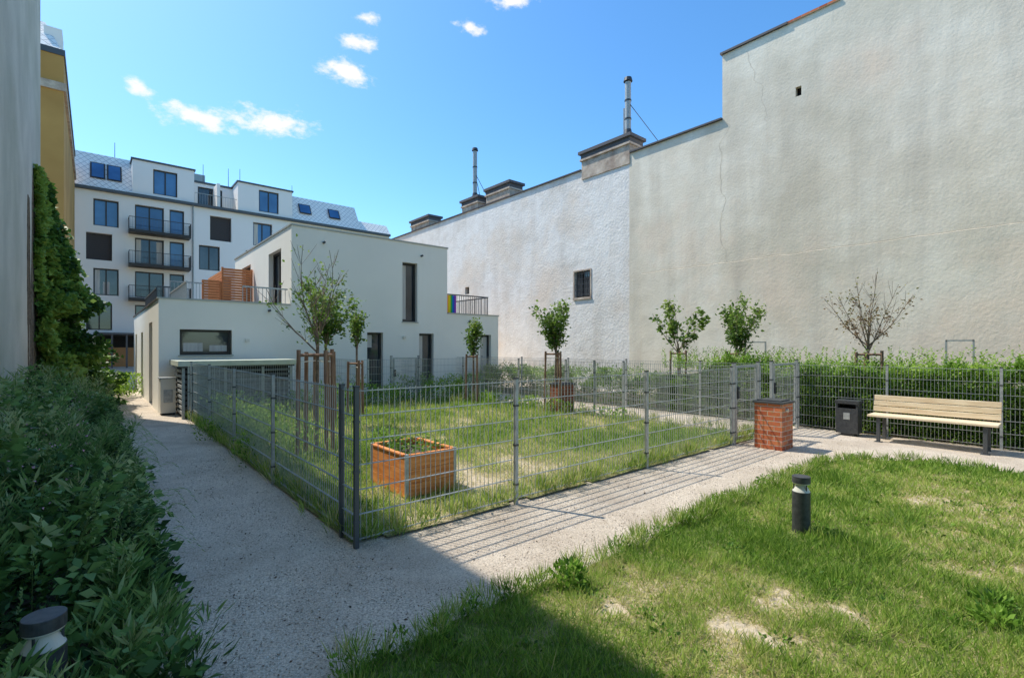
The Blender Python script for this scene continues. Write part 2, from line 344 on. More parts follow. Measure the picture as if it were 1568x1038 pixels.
# ------------------------------------------------------------------ bed left
b=MB(); b.box(-2.69,-1.46,-1.3,13,.0,.02,'soil'); bed=b.make('plant_bed')
P=[];D=[];LL=[];WW=[];V=[]
st=MB(); BX,BY=c2s(-1.93,2.02)
for i in range(1350):
    low=i>=1100
    y=-1.25+14*random.random()**1.25; x=random.uniform(-2.66,-1.36)
    if low: x=random.gauss(-1.34,.06); y=-1.2+13*random.random()**1.4
    if y<-.9 and x>-1.5 and not low: continue
    if math.hypot(x-BX,y-BY)<.16: continue
    f=(x+1.3)/-1.36; f=max(0,f)
    cl=fr(x,y,1.5,60)
    hh=(.34+.64*f**.8)*random.uniform(.5,1.12)*(1+1.0*cl)
    if low: hh=random.uniform(.08,.3)
    if y<-.55: hh=min(hh,random.uniform(.22,.42))
    elif y<.3: hh*=.75
    hh=max(.08,min(hh,1.25))
    patch=fr(x,y,.9,40); q=random.random()
    kind=0 if patch>.16 or q<.08 else (1 if patch>-.10 or q<.3 else 2)
    nl=int([85,60,120][kind]*hh+16); lean=(random.gauss(.10,.15),random.gauss(0,.15)); tint=random.gauss(0,.16)
    if i%2==0: st.tube((x,y,0),(x+lean[0]*hh,y+lean[1]*hh,hh*1.06),.0035,.0015,'stemg',n=3,cap=False)
    sc=random.uniform(.65,1.45)
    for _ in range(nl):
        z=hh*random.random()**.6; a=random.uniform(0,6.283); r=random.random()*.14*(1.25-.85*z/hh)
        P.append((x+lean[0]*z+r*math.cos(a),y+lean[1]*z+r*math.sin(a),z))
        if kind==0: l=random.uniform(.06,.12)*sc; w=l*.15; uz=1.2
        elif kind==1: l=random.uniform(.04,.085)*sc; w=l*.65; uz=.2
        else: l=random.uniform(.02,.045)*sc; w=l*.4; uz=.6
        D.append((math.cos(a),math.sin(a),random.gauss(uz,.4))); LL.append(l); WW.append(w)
        V.append(.36+.9*(z/hh-.62)*min(1,hh*1.6)+.3*patch+tint+.3*cl+(.10 if kind==0 else 0)+random.gauss(0,.10))  # leaf colour darkens towards each plant's base, painting in the shaded interior
    if random.random()<.14 and not low:
        for k in range(26):
            a=random.uniform(0,6.28); z=hh*(1+.35*k/26); P.append((x+lean[0]*z,y+lean[1]*z,z)); D.append((math.cos(a),math.sin(a),1.4)); LL.append(.022); WW.append(.009); V.append(.85+random.gauss(0,.1))
for i in range(150):
    x=random.uniform(-1.6,-1.28); y=random.uniform(-.4,7); a=random.gauss(0,.8); z0=random.uniform(.15,.5); ln=random.uniform(.18,.36)
    for k in range(14):
        q=k/14; P.append((x+ln*q*math.cos(a),y+ln*q*math.sin(a),z0+.28*math.sin(q*2.6))); D.append((math.cos(a),math.sin(a),1-2.3*q)); LL.append(.045);WW.append(.005);V.append(.85)
st.make('perennial_stems',parent=bed)
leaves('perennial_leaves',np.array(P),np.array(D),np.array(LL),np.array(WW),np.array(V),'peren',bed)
n=260; P=np.stack([rng.uniform(-2.6,-1.6,n),rng.uniform(0,8,n),rng.uniform(.65,.95,n)],1)
M['flower']=mat('flower_pink',(.50,.28,.36),rough=.8)
leaves('perennial_flowers',P,rng.normal(0,1,(n,3))+[0,0,.8],.02,.016,rng.uniform(0,1,n),'flower',bed)
pts=[(-1.15+random.gauss(0,.35),17.5+random.gauss(0,.9),random.uniform(.5,1)) for _ in range(16)]
clump('shrub',pts,'hedge',230,.75,.4,.09,.5,v0=.7)

# ------------------------------------------------------------------ left wall, ivy
w=MB(); w.box(-9,-2.7,-14,14.4,0,11.4,'leftwall'); w.make('left_party_wall')
w=MB(); w.box(-3.0,-2.72,14.4,22,0,3.0,'leftwall'); w.box(-3.04,-2.68,14.41,22.0,3.0,3.06,'flash'); w.make('garden_wall')
P=[];D=[];V=[];LL=[]
for _ in range(27000):
    z=5.9*random.random()**1.2
    wd=1.25 if z<2.0 else (1.25-.75*(z-2)/2.2 if z<4.2 else .5-.35*(z-4.2)/1.7)
    y=random.uniform(12.3,17-z*.3)
    lump=.72+1.2*fr(y*1.1,z*.9,.9,2)
    wd*=lump*(1 if y>14 else .30+.70*(y-12.3)/1.7)
    q=random.random()**.45
    if fr(y,z,1.5,50)<-.2: continue
    P.append((-2.69+max(.02,wd)*q,y,z)); D.append((random.gauss(.6,.5),random.gauss(-.4,.6),random.gauss(-.3,.5))); LL.append(random.uniform(.09,.19))
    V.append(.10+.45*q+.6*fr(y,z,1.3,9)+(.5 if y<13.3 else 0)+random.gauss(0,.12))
LL=np.array(LL)
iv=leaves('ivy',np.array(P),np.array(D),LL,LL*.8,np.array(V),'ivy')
c=MB()
for _ in range(36):
    y=random.uniform(11.2,14); x=-2.69; z=0
    for k in range(random.randint(4,8)):
        y2=y+random.gauss(0,.1); c.tube((x,y,z),(x,y2,z+.7),.012,.009,'bark',n=4,cap=False); y=y2; z+=.7
c.make('ivy_stems',parent=iv)

# ------------------------------------------------------------------ right party wall
pw=empty('right_party_wall')
W0=12.5
w=MB()
facade(w,(W0,26,0),(0,-1,0),(-1,0,0),19.5,0,8.3,[(16.95,17.74,3.5,4.5,'dark',1),(9.6,9.95,4.25,4.6,'dark',1)],'wallwhite',depth=.18)
w.quad((W0,26,0),(W0,26,8.3),(W0+6,26,8.3),(W0+6,26,0),'wallwhite'); w.box(W0+.4,W0+6,6.6,25.9,8.0,8.28,'asphaltroof')
w.make('white_wall',parent=pw)
w=MB()
w.box(W0-.008,W0+6,3.2,6.5,0,8.3,'wallbeige')
yy=-12.0
while yy<5.9:    # lower thicker plaster coat with an uneven upper edge
    h0=4.08+.05*fr(yy,0,1.3,6); h1=4.08+.05*fr(yy+.3,0,1.3,6)
    w.quad((W0-.026,yy,0),(W0-.026,yy+.3,0),(W0-.026,yy+.3,h1),(W0-.026,yy,h0),'wallbeige')
    w.quad((W0-.026,yy,h0),(W0-.026,yy+.3,h1),(W0-.0115,yy+.3,h1+.006),(W0-.0115,yy,h0+.006),'seam')
    w.quad((W0-.0135,yy,h0+.006),(W0-.0135,yy+.3,h1+.006),(W0-.0135,yy+.3,h1+.028),(W0-.0135,yy,h0+.028),'seam')
    yy+=.3
w.make('beige_wall_low',parent=pw)
w=MB()
facade(w,(W0-.012,3.2,0),(0,-1,0),(-1,0,0),15.2,0,10.2,[(1.98,2.12,8.2,8.45,'dark',1)],'wallbeige',depth=.12,fw=.01)
w.quad((W0-.012,3.2,8.2),(W0-.012,3.2,10.2),(W0+6,3.2,10.2),(W0+6,3.2,8.2),'wallbeige')
y,z=3.17,8.3
while z>4.2:
    y2=3.12+.25*fr(z,2,1.2,9); w.quad((W0-.0145,y-.006,z),(W0-.0145,y+.006,z),(W0-.0145,y2+.006,z-.12),(W0-.0145,y2-.006,z-.12),'seam'); y=y2; z-=.12
y,z=2.5,10.0
for k in range(22):
    y2=2.45-.045*k*.6+.16*fr(z,5,2.2,3); w.quad((W0-.0145,y-.005,z),(W0-.0145,y+.005,z),(W0-.0145,y2+.005,z-.1),(W0-.0145,y2-.005,z-.1),'seam'); y=y2; z-=.1
w.make('beige_wall_high',parent=pw)
w=MB(); w.box(W0-.013,W0+6,-12,.2,10.2,12.4,'wallbeige'); w.make('beige_wall_top',parent=pw)
w=MB()
w.box(W0-.07,W0+.3,8.7,26.02,8.3,8.35,'flash'); w.box(W0-.09,W0+.3,3.2,6.45,8.3,8.35,'flash')
w.box(W0-.08,W0+.3,1.4,3.24,10.2,10.26,'flash'); w.box(W0-.06,W0+.3,.2,1.4,10.2,10.26,'brick'); w.box(W0-.09,W0+.3,-12,.2,12.4,12.46,'flash')
w.make('coping',parent=pw)
w=MB()
for (a,bb,z,lowz) in [(6.47,8.66,8.9,7.95),(15.26,16.6,8.85,8.29),(12.9,14.6,8.95,8.29),(19.8,21.8,8.85,8.29)]:
    w.box(W0-.04,W0+.7,a,bb,lowz,z-.25,'chim'); w.box(W0-.06,W0+.72,a-.02,bb+.02,z-.25,z-.02,'asphaltroof'); w.box(W0-.14,W0+.8,a-.1,bb+.1,z-.02,z+.09,'asphaltroof')
    w.box(W0-.1,W0+.76,a-.05,bb+.05,z-.27,z-.2,'chim')
w.make('chimney_stacks',parent=pw)
w=MB()
for (y,z0,z1) in [(6.75,8.98,10.95),(15.9,8.93,11.3)]:
    w.tube((W0+.25,y,z0),(W0+.25,y,z1),.105,.105,'galv',n=14); w.tube((W0+.25,y,z1),(W0+.25,y,z1+.03),.06,.06,'dark',n=8); w.tube((W0+.25,y,z1+.03),(W0+.25,y,z1+.16),.16,.13,'anth',n=14)
    for q in (.33,.66): w.tube((W0+.25,y,z0+(z1-z0)*q),(W0+.25,y,z0+(z1-z0)*q+.05),.12,.12,'anth',n=14)
    w.tube((W0+.25,y,z0),(W0+.25,y,z0+.3),.18,.12,'anth',n=12)
    w.tube((W0+.25,y,z0+1.3),(W0+.3,y-1.3,8.35),.014,.014,'anth',n=4); w.tube((W0+.25,y,z0+1.3),(W0+1.3,y+.6,8.35),.014,.014,'anth',n=4)
    w.tube((W0+.4,y+.28,z0),(W0+.4,y+.28,z0+1.2),.03,.03,'galv',n=6)
w.make('flue_pipes',parent=pw)
w=MB()
w.box(W0+.08,W0+.10,8.3,8.65,3.55,4.45,'glass'); w.box(W0+.08,W0+.10,8.69,9.02,3.55,4.45,'glass')
for k in range(7): w.box(W0-.006,W0+.006,8.29+k*.125,8.302+k*.125,3.5,4.5,'galvdark')
for k in range(5): w.box(W0-.006,W0+.006,8.27,9.04,3.6+k*.2,3.612+k*.2,'galvdark')
w.box(W0-.05,W0-.002,8.2,9.1,3.42,3.5,'chim')
for a,b_ in ((8.2,8.26),(9.05,9.11)): w.box(W0-.02,W0-.002,a,b_,3.5,4.55,'chim')
w.box(W0-.02,W0-.002,8.26,9.05,4.5,4.55,'chim')
w.make('window_grille',parent=pw)

# ------------------------------------------------------------------ white house
H=empty('white_terraced_house')
F=10.98
w=MB()
facade(w,(-.4,F,0),(1,0,0),(0,-1,0),3.09,0,2.8,[(.43,1.59,1.41,2.06,'glass',1)],'render')
facade(w,(2.69,F,0),(1,0,0),(0,-1,0),5.26,0,5.1,[(2.27,2.81,.02,2.08,'glass',1),(4.13,4.7,.02,2.08,'glass',1),(3.5,4.06,2.46,4.44,'glass',1)],'render')
facade(w,(7.95,F,0),(1,0,0),(0,-1,0),2.32,0,2.8,[(1.45,1.97,.02,2.08,'glass',1)],'render')
facade(w,(-.4,21,0),(0,-1,0),(-1,0,0),10.02,0,2.8,[(1,1.9,.02,2.1,'glass',1),(4.0,4.9,.02,2.1,'glass',1),(7.2,8.3,.02,2.3,'shutter',1)],'render')
facade(w,(2.69,18.4,2.6),(0,-1,0),(-1,0,0),7.42,0,2.5,[(1.2,2.6,.02,2.0,'glass',2),(5.0,6.4,.02,2.0,'glass',2)],'render')
w.quad((10.27,F,0),(10.27,21,0),(10.27,21,2.8),(10.27,F,2.8),'render')
w.quad((7.95,F,2.6),(7.95,18.4,2.6),(7.95,18.4,5.1),(7.95,F,5.1),'render')
w.quad((2.69,18.4,2.6),(2.69,18.4,5.1),(7.95,18.4,5.1),(7.95,18.4,2.6),'render')
w.quad((-.4,21,0),(-.4,21,2.8),(10.27,21,2.8),(10.27,21,0),'render')
w.make('walls',parent=H)
w=MB()
M['curtain']=mat('curtain',(.50,.46,.42),(.66,.62,.56),scale=3,rough=.9,stretch=(9,1,.3))
w.box(3.56+2.69,3.72+2.69,F+.19,F+.195,2.55,4.36,'curtain'); w.box(.12,.55,F+.19,F+.195,1.5,1.72,'curtain'); w.box(.7,1.1,F+.19,F+.195,1.5,1.66,'curtain')
w.box(6.9,7.05,F+.19,F+.195,.3,2.0,'curtain'); w.box(5.02,5.2,F+.19,F+.195,1.6,2.0,'curtain'); w.box(9.5,9.85,F+.19,F+.195,.6,2.0,'curtain')
w.make('curtains',parent=H)
w=MB()
w.box(-.35,2.68,F+.05,20.9,2.5,2.6,'asphaltroof'); w.box(7.96,10.2,F+.05,20.9,2.5,2.6,'asphaltroof'); w.box(2.75,7.9,F+.05,18.3,4.9,4.98,'asphaltroof')
w.box(-.2,2.685,F+.2,F+.22,2.6,2.8,'render'); w.box(-.2,-.18,F+.22,20.8,2.6,2.8,'render')
w.make('flat_roofs',parent=H)
w=MB()
w.box(-.43,2.66,F-.03,F+.22,2.8,2.84,'flashlight'); w.box(-.43,-.18,F+.22,21.03,2.8,2.84,'flash')
w.box(2.66,7.98,F-.03,F+.22,5.1,5.145,'flashlight'); w.box(2.66,2.9,F+.22,18.43,5.1,5.145,'flashlight'); w.box(7.74,7.98,F+.22,18.43,5.1,5.145,'flashlight')
w.box(7.98,10.3,F-.03,F+.22,2.8,2.84,'flashlight'); w.box(10.05,10.3,F+.22,21,2.8,2.84,'flashlight')
w.make('parapet_coping',parent=H)
w=MB()
for (x,z) in [(2.1,2.62),(3.6,4.72),(6.9,4.72),(8.9,2.55)]:
    w.tube((x,F-.09,z),(x,F+.02,z),.035,.035,'anth',n=10)
for (x,z) in [(1.5,1.75),(4.6,1.9),(6.2,1.9)]: w.box(x,x+.1,F-.06,F-.001,z,z+.08,'boxwhite')
for (a,b_) in [(4.93,5.53),(6.79,7.42),(9.37,9.95)]: w.box(a,b_,F-.03,F-.001,0,.02,'flashlight')
w.box(6.16,6.78,F-.04,F-.001,2.43,2.46,'flashlight'); w.box(.0,1.22,F-.04,F-.001,1.38,1.41,'flashlight')
w.make('rain_spouts',parent=H)
def railing(mb,x0,x1,y0,y1,z0,z1,m='galvdark',sp=.1):
    L=max(x1-x0,y1-y0); ax=(x1-x0)>(y1-y0)
    def bx(a,b,za,zb,h): 
        if ax: mb.box(x0+a,x0+b,y0-h,y0+h,za,zb,m)
        else: mb.box(x0-h,x0+h,y0+a,y0+b,za,zb,m)
    bx(0,L,z1-.04,z1,.02); bx(0,L,z0+.08,z0+.1,.012)
    k=0
    while k<L: bx(k,k+.014,z0,z1-.04,.007); k+=sp
w=MB()
railing(w,.25,1.13,15.3,15.3,2.6,3.75,'galv'); railing(w,.25,.25,11.6,15.3,2.6,3.35,'galv'); railing(w,1.5,2.67,F+.3,F+.3,2.6,3.3,'galv')
railing(w,7.96,10.0,F+.3,F+.3,2.6,3.55); railing(w,10.0,10.0,F+.3,17,2.6,3.55)
railing(w,-.1,.25,15.3,15.3,2.6,3.55); railing(w,-.1,-.1,15.3,20,2.6,3.5)
w.make('terrace_railing',parent=H)
w=MB()
for (x0,x1,z1) in [(1.7,2.66,4.35),(1.13,1.69,3.86)]:
    z=2.62
    while z<z1-.07: w.box(x0,x1,15.35,15.375,z,z+.075,'screenwood'); z+=.09
    w.box(x0,x0+.06,15.38,15.44,2.6,z1,'screenwood'); w.box(x1-.06,x1,15.38,15.44,2.6,z1,'screenwood')
z=2.62
while z<4.2: w.box(1.70,1.725,15.46,18,z,z+.075,'screenwood'); z+=.09
w.make('wooden_screen',parent=H)
w=MB()
for i,c in enumerate([(.7,.02,.03),(.85,.25,.02),(.85,.65,.02),(.03,.4,.08),(.02,.12,.55),(.25,.03,.4)]):
    M['fl%d'%i]=mat('flag_%d'%i,c,rough=.8); 
    x=8.0+i*.085
    w.quad((x,F+.27-.01*(i%2),2.85),(x+.085,F+.27-.01*((i+1)%2),2.85),(x+.085,F+.27-.01*((i+1)%2),3.5),(x,F+.27-.01*(i%2),3.5),'fl%d'%i)
w.make('rainbow_flag',parent=H)
w=MB()
w.box(-.05,2.15,9.35,10.7,0,1.14,'dark')
for k in range(9): w.box(-.07,2.17,9.29,9.32,.08+k*.118,.15+k*.118,'galvdark')
for k in range(9): w.box(-.1,-.07,9.35,10.7,.08+k*.118,.15+k*.118,'galv')
for x in (-.12,.7,1.5,2.15): w.box(x,x+.06,9.25,9.29,0,1.18,'galv')
w.box(-.2,2.3,9.15,10.85,1.18,1.3,'shedroof'); w.box(-.15,2.25,9.2,10.8,1.14,1.18,'galvdark')
w.make('bin_shed',bevel=.006)
w=MB(); w.box(-.42,-.12,10.3,10.65,.05,.86,'boxwhite'); w.box(-.44,-.10,10.28,10.67,.86,.89,'galv'); w.box(-.4,-.14,10.32,10.63,0,.05,'dark'); w.box(-.36,-.18,10.29,10.3,.3,.6,'galv'); w.make('utility_cabinet',bevel=.004)

# ------------------------------------------------------------------ far apartment building
A=empty('apartment_building'); T=47.5; x0=-3.2
w=MB(); ops=[]
for i,zt in enumerate([13.5,10.75,7.95,5.15]):
    ops.append(((-1.7 if i%2==0 else -2.14)-x0,(-.12 if i%2==0 else -.54)-x0,zt-2.15,zt,'shutter' if i==1 else ('glassblue' if i==0 else 'glass'),2))
    ops.append((.93-x0,2.9-x0,zt-2.15,zt,'glassblue' if i==0 else 'glass',2)); ops.append((3.3-x0,4.35-x0,zt-2.15,zt,'glassblue' if i<2 else 'glass',1))
    ops.append(((6.3 if i%2==0 else 5.45)-x0,(8.0 if i%2==0 else 7.07)-x0,zt-2.2,zt,'shutter' if i==0 else 'glass',2))
    ops.append(((9.82 if i%2==0 else 9.2)-x0,(11.5 if i%2==0 else 10.9)-x0,zt-2.2,zt,'glassblue' if i!=1 else 'shutter',2))
    ops.append((13.2-x0,14.8-x0,zt-2.2,zt,'glass',2)); ops.append((17-x0,18.6-x0,zt-2.2,zt,'glass',2))
ops.append((-1.5-x0,1.2-x0,.02,2.6,'dark',1))
facade(w,(x0,T,0),(1,0,0),(0,-1,0),27,0,14.1,ops,'farwhite',depth=.28,fw=.09)
w.quad((x0,T,0),(x0,T,14.1),(x0,T+10,14.1),(x0,T+10,0),'farwhite')
w.make('walls',parent=A)
w=MB()
for (a,b_,z0,z1) in [(-1.6,-1.3,5.9,7.85),(1.0,1.35,8.7,10.65),(9.3,9.7,3.1,5.0),(6.4,6.75,5.85,7.8),(-1.1,-.7,5.9,6.9),(2.4,2.8,8.7,10.6),(9.95,10.3,11.4,13.4)]:
    w.box(a,b_,T+.332,T+.337,z0,z1,'curtain')
w.make('curtains',parent=A)
w=MB()
w.box(x0-.1,23.8,T-.35,T+.3,14.1,14.32,'galvdark')
for zt in [13.5,10.75,7.95]:
    z=zt-2.3
    w.box(.5,4.7,T-1.3,T-.002,z-.22,z,'frame'); railing(w,.5,4.7,T-1.3,T-1.3,z,z+1.0,'frame',.10); railing(w,.5,.5,T-1.3,T,z,z+1,'frame',.11); railing(w,4.7,4.7,T-1.3,T,z,z+1,'frame',.11)
w.tube((-3.0,T-.12,0),(-3.0,T-.12,14.1),.06,.06,'galv',n=8); w.tube((5.0,T-.12,0),(5.0,T-.12,14.1),.06,.06,'galv',n=8)
w.make('balconies_and_gutter',parent=A)
w=MB()
def slope(a,b,z1,d): 
    w.quad((a,T,14.3),(b,T,14.3),(b,T+d,z1),(a,T+d,z1),'rooftile'); w.quad((a,T,14.3),(a,T+d,z1),(a,T+8,z1),(a,T+8,14.3),'farwhite')
    w.box(a,b,T+d,T+8,z1-.1,z1,'asphaltroof')
slope(-3.2,.76,17.6,1.9); slope(13.36,20.5,17.2,1.9); slope(20.5,24,15.6,1.2)
w.make('tiled_roof',parent=A)
w=MB()
facade(w,(.76,T+.05,14.32),(1,0,0),(0,-1,0),4.34,0,2.9,[(1.4,3.1,.3,2.4,'glassblue',2)],'farwhite',depth=.16,fw=.09)
facade(w,(8.55,T+.05,14.32),(1,0,0),(0,-1,0),4.81,0,2.7,[(1.78,3.55,.3,2.35,'glassblue',2)],'farwhite',depth=.16,fw=.09)
facade(w,(5.1,T+2.5,14.32),(1,0,0),(0,-1,0),3.45,0,2.6,[(.6,2.6,.1,2.3,'glass',2)],'farwhite',depth=.12,fw=.09)
for (a,b,z) in [(.76,5.1,17.22),(8.55,13.36,17.02)]:
    w.quad((a,T+.05,14.3),(a,T+.05,z),(a,T+8,z),(a,T+8,14.3),'farwhite'); w.quad((b,T+.05,14.3),(b,T+8,14.3),(b,T+8,z),(b,T+.05,z),'farwhite')
    w.box(a-.1,b+.1,T-.05,T+8,z,z+.14,'galvdark')
w.box(5.1,8.55,T+2.4,T+8,16.92,17.1,'galvdark'); railing(w,5.15,8.5,T+.2,T+.2,14.3,15.4,'galv',.2)
w.box(6.9,7.15,T+.3,T+2.4,14.3,16.6,'farwhite')
w.box(5.3,6.5,T+4,T+6,17.1,18.2,'galv')
w.make('dormers',parent=A)
w=MB()
def sky(a,b,z0,z1):
    k=1.9/3.3
    def q(a,b,za,zb,off,m):
        w.quad((a,T+(za-14.3)*k-off,za+off*.5),(b,T+(za-14.3)*k-off,za+off*.5),(b,T+(zb-14.3)*k-off,zb+off*.5),(a,T+(zb-14.3)*k-off,zb+off*.5),m)
    q(a,b,z0,z1,.06,'frame'); q(a+.1,b-.1,z0+.1,z1-.1,.09,'glassblue')
sky(-1.9,-.95,15.2,16.7); sky(-.85,.1,15.2,16.7)
sky(14.2,15.4,15.2,16.3); sky(17.2,18.4,15.2,16.3)
w.make('skylights',parent=A)
w=MB()
for (x,y,z0,z1) in [(-.3,T+3,17,19.2),(6.2,T+3,17,18.9),(8.3,T+3,17,19),(13.9,T+2,16.5,18.3),(9.3,T+3,17,19.2)]: w.tube((x,y,z0),(x,y,z1),.03,.02,'galvdark',n=5)
w.make('antennas',parent=A)
w=MB(); M['warm']=mat('warm_wood',(.5,.25,.10),rough=.7)
w.box(-1.4,1.0,T+.1,T+.2,.03,1.6,'warm')
for x in (-1.5,-.6,.3,1.2): w.box(x-.06,x+.06,T-2.5,T-2.38,0,2.6,'galvdark')
w.box(-1.6,1.3,T-2.6,T-.01,2.6,2.75,'galvdark'); w.make('entrance_canopy',parent=A)

w=MB(); w.box(-12,-2.8,30,47.2,0,16.4,'ochre'); w.box(-12.1,-2.7,29.9,47.25,14.6,15.0,'chim'); w.box(-12.05,-2.75,29.95,47.22,16.4,16.7,'galvdark')
w.quad((-12,30,16.7),(-2.9,30.0,16.7),(-3.6,32,18.8),(-12,32,18.8),'rooftile'); w.quad((-2.9,30,16.7),(-2.9,47.2,16.7),(-3.6,45,18.8),(-3.6,32,18.8),'rooftile')
w.box(-3.6,-2.9,31,32.4,16.7,18.2,'farwhite'); w.make('ochre_building')
w=MB(); w.box(23.8,40,50,62,0,13.4,'farwhite'); w.box(23.7,40.1,49.9,62.1,13.4,13.7,'galvdark')
for k in range(6): w.box(24+k*2.4,24.9+k*2.4,49.98,49.995,9.6,11.6,'glass')
w.make('distant_building')

# ------------------------------------------------------------------ fences
HF=1.25
def mesh_x(mb,x0,x1,y,h=HF,z0=.06,sp=.05):
    k=z0
    while k<=h+.001: mb.box(x0,x1,y-.009,y-.003,k-.003,k+.003,'galv'); mb.box(x0,x1,y+.003,y+.009,k-.003,k+.003,'galv'); k+=(h-z0)/6
    x=x0+sp/2
    while x<x1: mb.box(x-.0022,x+.0022,y-.0022,y+.0022,z0-.02,h+.02,'galv'); x+=sp
def mesh_y(mb,y0,y1,x,h=HF,z0=.06,sp=.05):
    k=z0
    while k<=h+.001: mb.box(x-.009,x-.003,y0,y1,k-.003,k+.003,'galv'); mb.box(x+.003,x+.009,y0,y1,k-.003,k+.003,'galv'); k+=(h-z0)/6
    y=y0+sp/2
    while y<y1: mb.box(x-.0022,x+.0022,y-.0022,y+.0022,z0-.02,h+.02,'galv'); y+=sp
def post(mb,x,y,m='galv',h=HF+.03,r=.018):
    mb.box(x-r,x+r,y-r,y+r,0,h,m); mb.box(x-r-.003,x+r+.003,y-r-.003,y+r+.003,h,h+.015,'anth')
    k=.2
    while k<h-.1: mb.box(x-r-.004,x+r+.004,y-r-.004,y+r+.004,k,k+.02,'galvdark'); k+=.4
w=MB(); xs=[0,1.68,3.96,6.34]
for a,b_ in zip(xs,xs[1:]): mesh_x(w,a+.024,b_-.024,.03)
for x in xs: post(w,x,0,'galvdark' if x==0 else 'galv')
w.make('wire_mesh_fence')
w=MB(); ys=[.3,2.4,4.5,6.6,8.8]
mesh_y(w,.024,.276,0)
for a,b_ in zip(ys,ys[1:]): mesh_y(w,a+.024,b_-.024,.03)
for y in ys: post(w,0,y,'galvdark' if y==.3 else 'galv')
w.make('wire_mesh_fence')
w=MB(); ys=[0,2.94,3.78,4.7,6.5,9.2]
for a,b_ in zip(ys,ys[1:]): mesh_y(w,a+.024,b_-.024,7.4)
for y in ys: post(w,7.4,y)
w.make('wire_mesh_fence')
w=MB(); xs=[0,2.3,4.2,5.8,7.4]
for a,b_ in zip(xs,xs[1:]): mesh_x(w,a+.024,b_-.024,9.2)
for x in xs[:-1]: post(w,x,9.2)
for x in (3.9,6.1,8.3): mesh_y(w,9.25,10.9,x)
w.make('wire_mesh_fence')
w=MB(); ys=[-6.8,-4.6,-2.9,-1.45,0,2.1,4.2,6.3,8.4,10.6]
for a,b_ in zip(ys,ys[1:]): mesh_y(w,a+.024,b_-.024,9.2)
for y in ys: post(w,9.2,y)
w.make('wire_mesh_fence')
def gate(name,x0,x1,y,h=1.3):
    w=MB(); r=.017
    for x in (x0,x1): post(w,x,y,h=h+.04,r=.025)
    a=x0+.06;b_=x1-.06
    w.box(a,b_,y-r,y+r,.08,.12,'galv'); w.box(a,b_,y-r,y+r,h-.04,h,'galv'); w.box(a,a+.04,y-r,y+r,.12,h-.04,'galv'); w.box(b_-.04,b_,y-r,y+r,.12,h-.04,'galv')
    mesh_x(w,a+.04,b_-.04,y,h=h-.1,z0=.2)
    w.box(a+.01,a+.07,y-.04,y-.021,.75,.95,'anth'); w.box(a+.03,a+.14,y-.07,y-.055,.88,.9,'steel'); w.box(a+.03,a+.045,y-.055,y-.04,.88,.9,'steel')
    w.make(name)
gate('garden_gate',6.42,7.33,0); gate('garden_gate',7.9,9.1,0)
gate('garden_gate',5.0,5.9,9.4)
w=MB()
for y in (-2.35,-1.95,1.5,2.0): w.box(11.3,11.33,y-.015,y+.015,0,1.75,'galv')
for a,b_ in ((-2.35,-1.95),(1.5,2.0)): w.box(11.3,11.33,a,b_,1.72,1.75,'galv')
w.make('trellis_frame')

# ------------------------------------------------------------------ hedge
b=MB(); b.box(9.4,12.3,-10,11,0,.03,'soil'); b.make('hedge_bed')
hd=MB()
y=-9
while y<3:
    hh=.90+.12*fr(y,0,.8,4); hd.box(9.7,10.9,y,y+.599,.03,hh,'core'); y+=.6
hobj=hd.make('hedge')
P=[];D=[];LL=[];V=[]
for _ in range(105000):
    y=random.uniform(-8,10.8)
    full=1 if y<2.2 else .0
    top=(1.22+.36*fr(y,0,1.1,22)+.24*fr(y,1,4,2)) if full else (.85+.4*fr(y,0,1.1,22))
    if not full and random.random()<.45: continue
    x=9.3+1.9*random.random()**1.8
    if random.random()<.55: x=9.26+abs(random.gauss(0,.15)); z=top*random.random()**.85
    else: z=top*random.uniform(.72,1.0)+ .15*fr(x,y,2.3,5)
    if fr(y*1.0,z*1.3+x,2.2,77)<-.36: continue
    P.append((x,y,max(.03,z))); D.append((random.gauss(-.5,.6),random.gauss(0,.6),random.gauss(.35,.6))); LL.append(random.uniform(.04,.085))
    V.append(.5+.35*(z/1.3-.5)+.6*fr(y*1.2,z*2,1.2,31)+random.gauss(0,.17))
for _ in range(620):
    y=random.uniform(-8,3.5);x=random.uniform(9.35,11.2); h=random.uniform(.1,.48); lx,ly=random.gauss(0,.25),random.gauss(0,.25)
    for k in range(16):
        q=k/16; P.append((x+lx*h*q,y+ly*h*q,1.08+h*q*1.2)); a=random.uniform(0,6.28); D.append((math.cos(a),math.sin(a),.6)); LL.append(.055); V.append(.75+random.gauss(0,.1))
LL=np.array(LL); leaves('hedge_leaves',np.array(P),np.array(D),LL,LL*.5,np.array(V),'hedge',hobj)

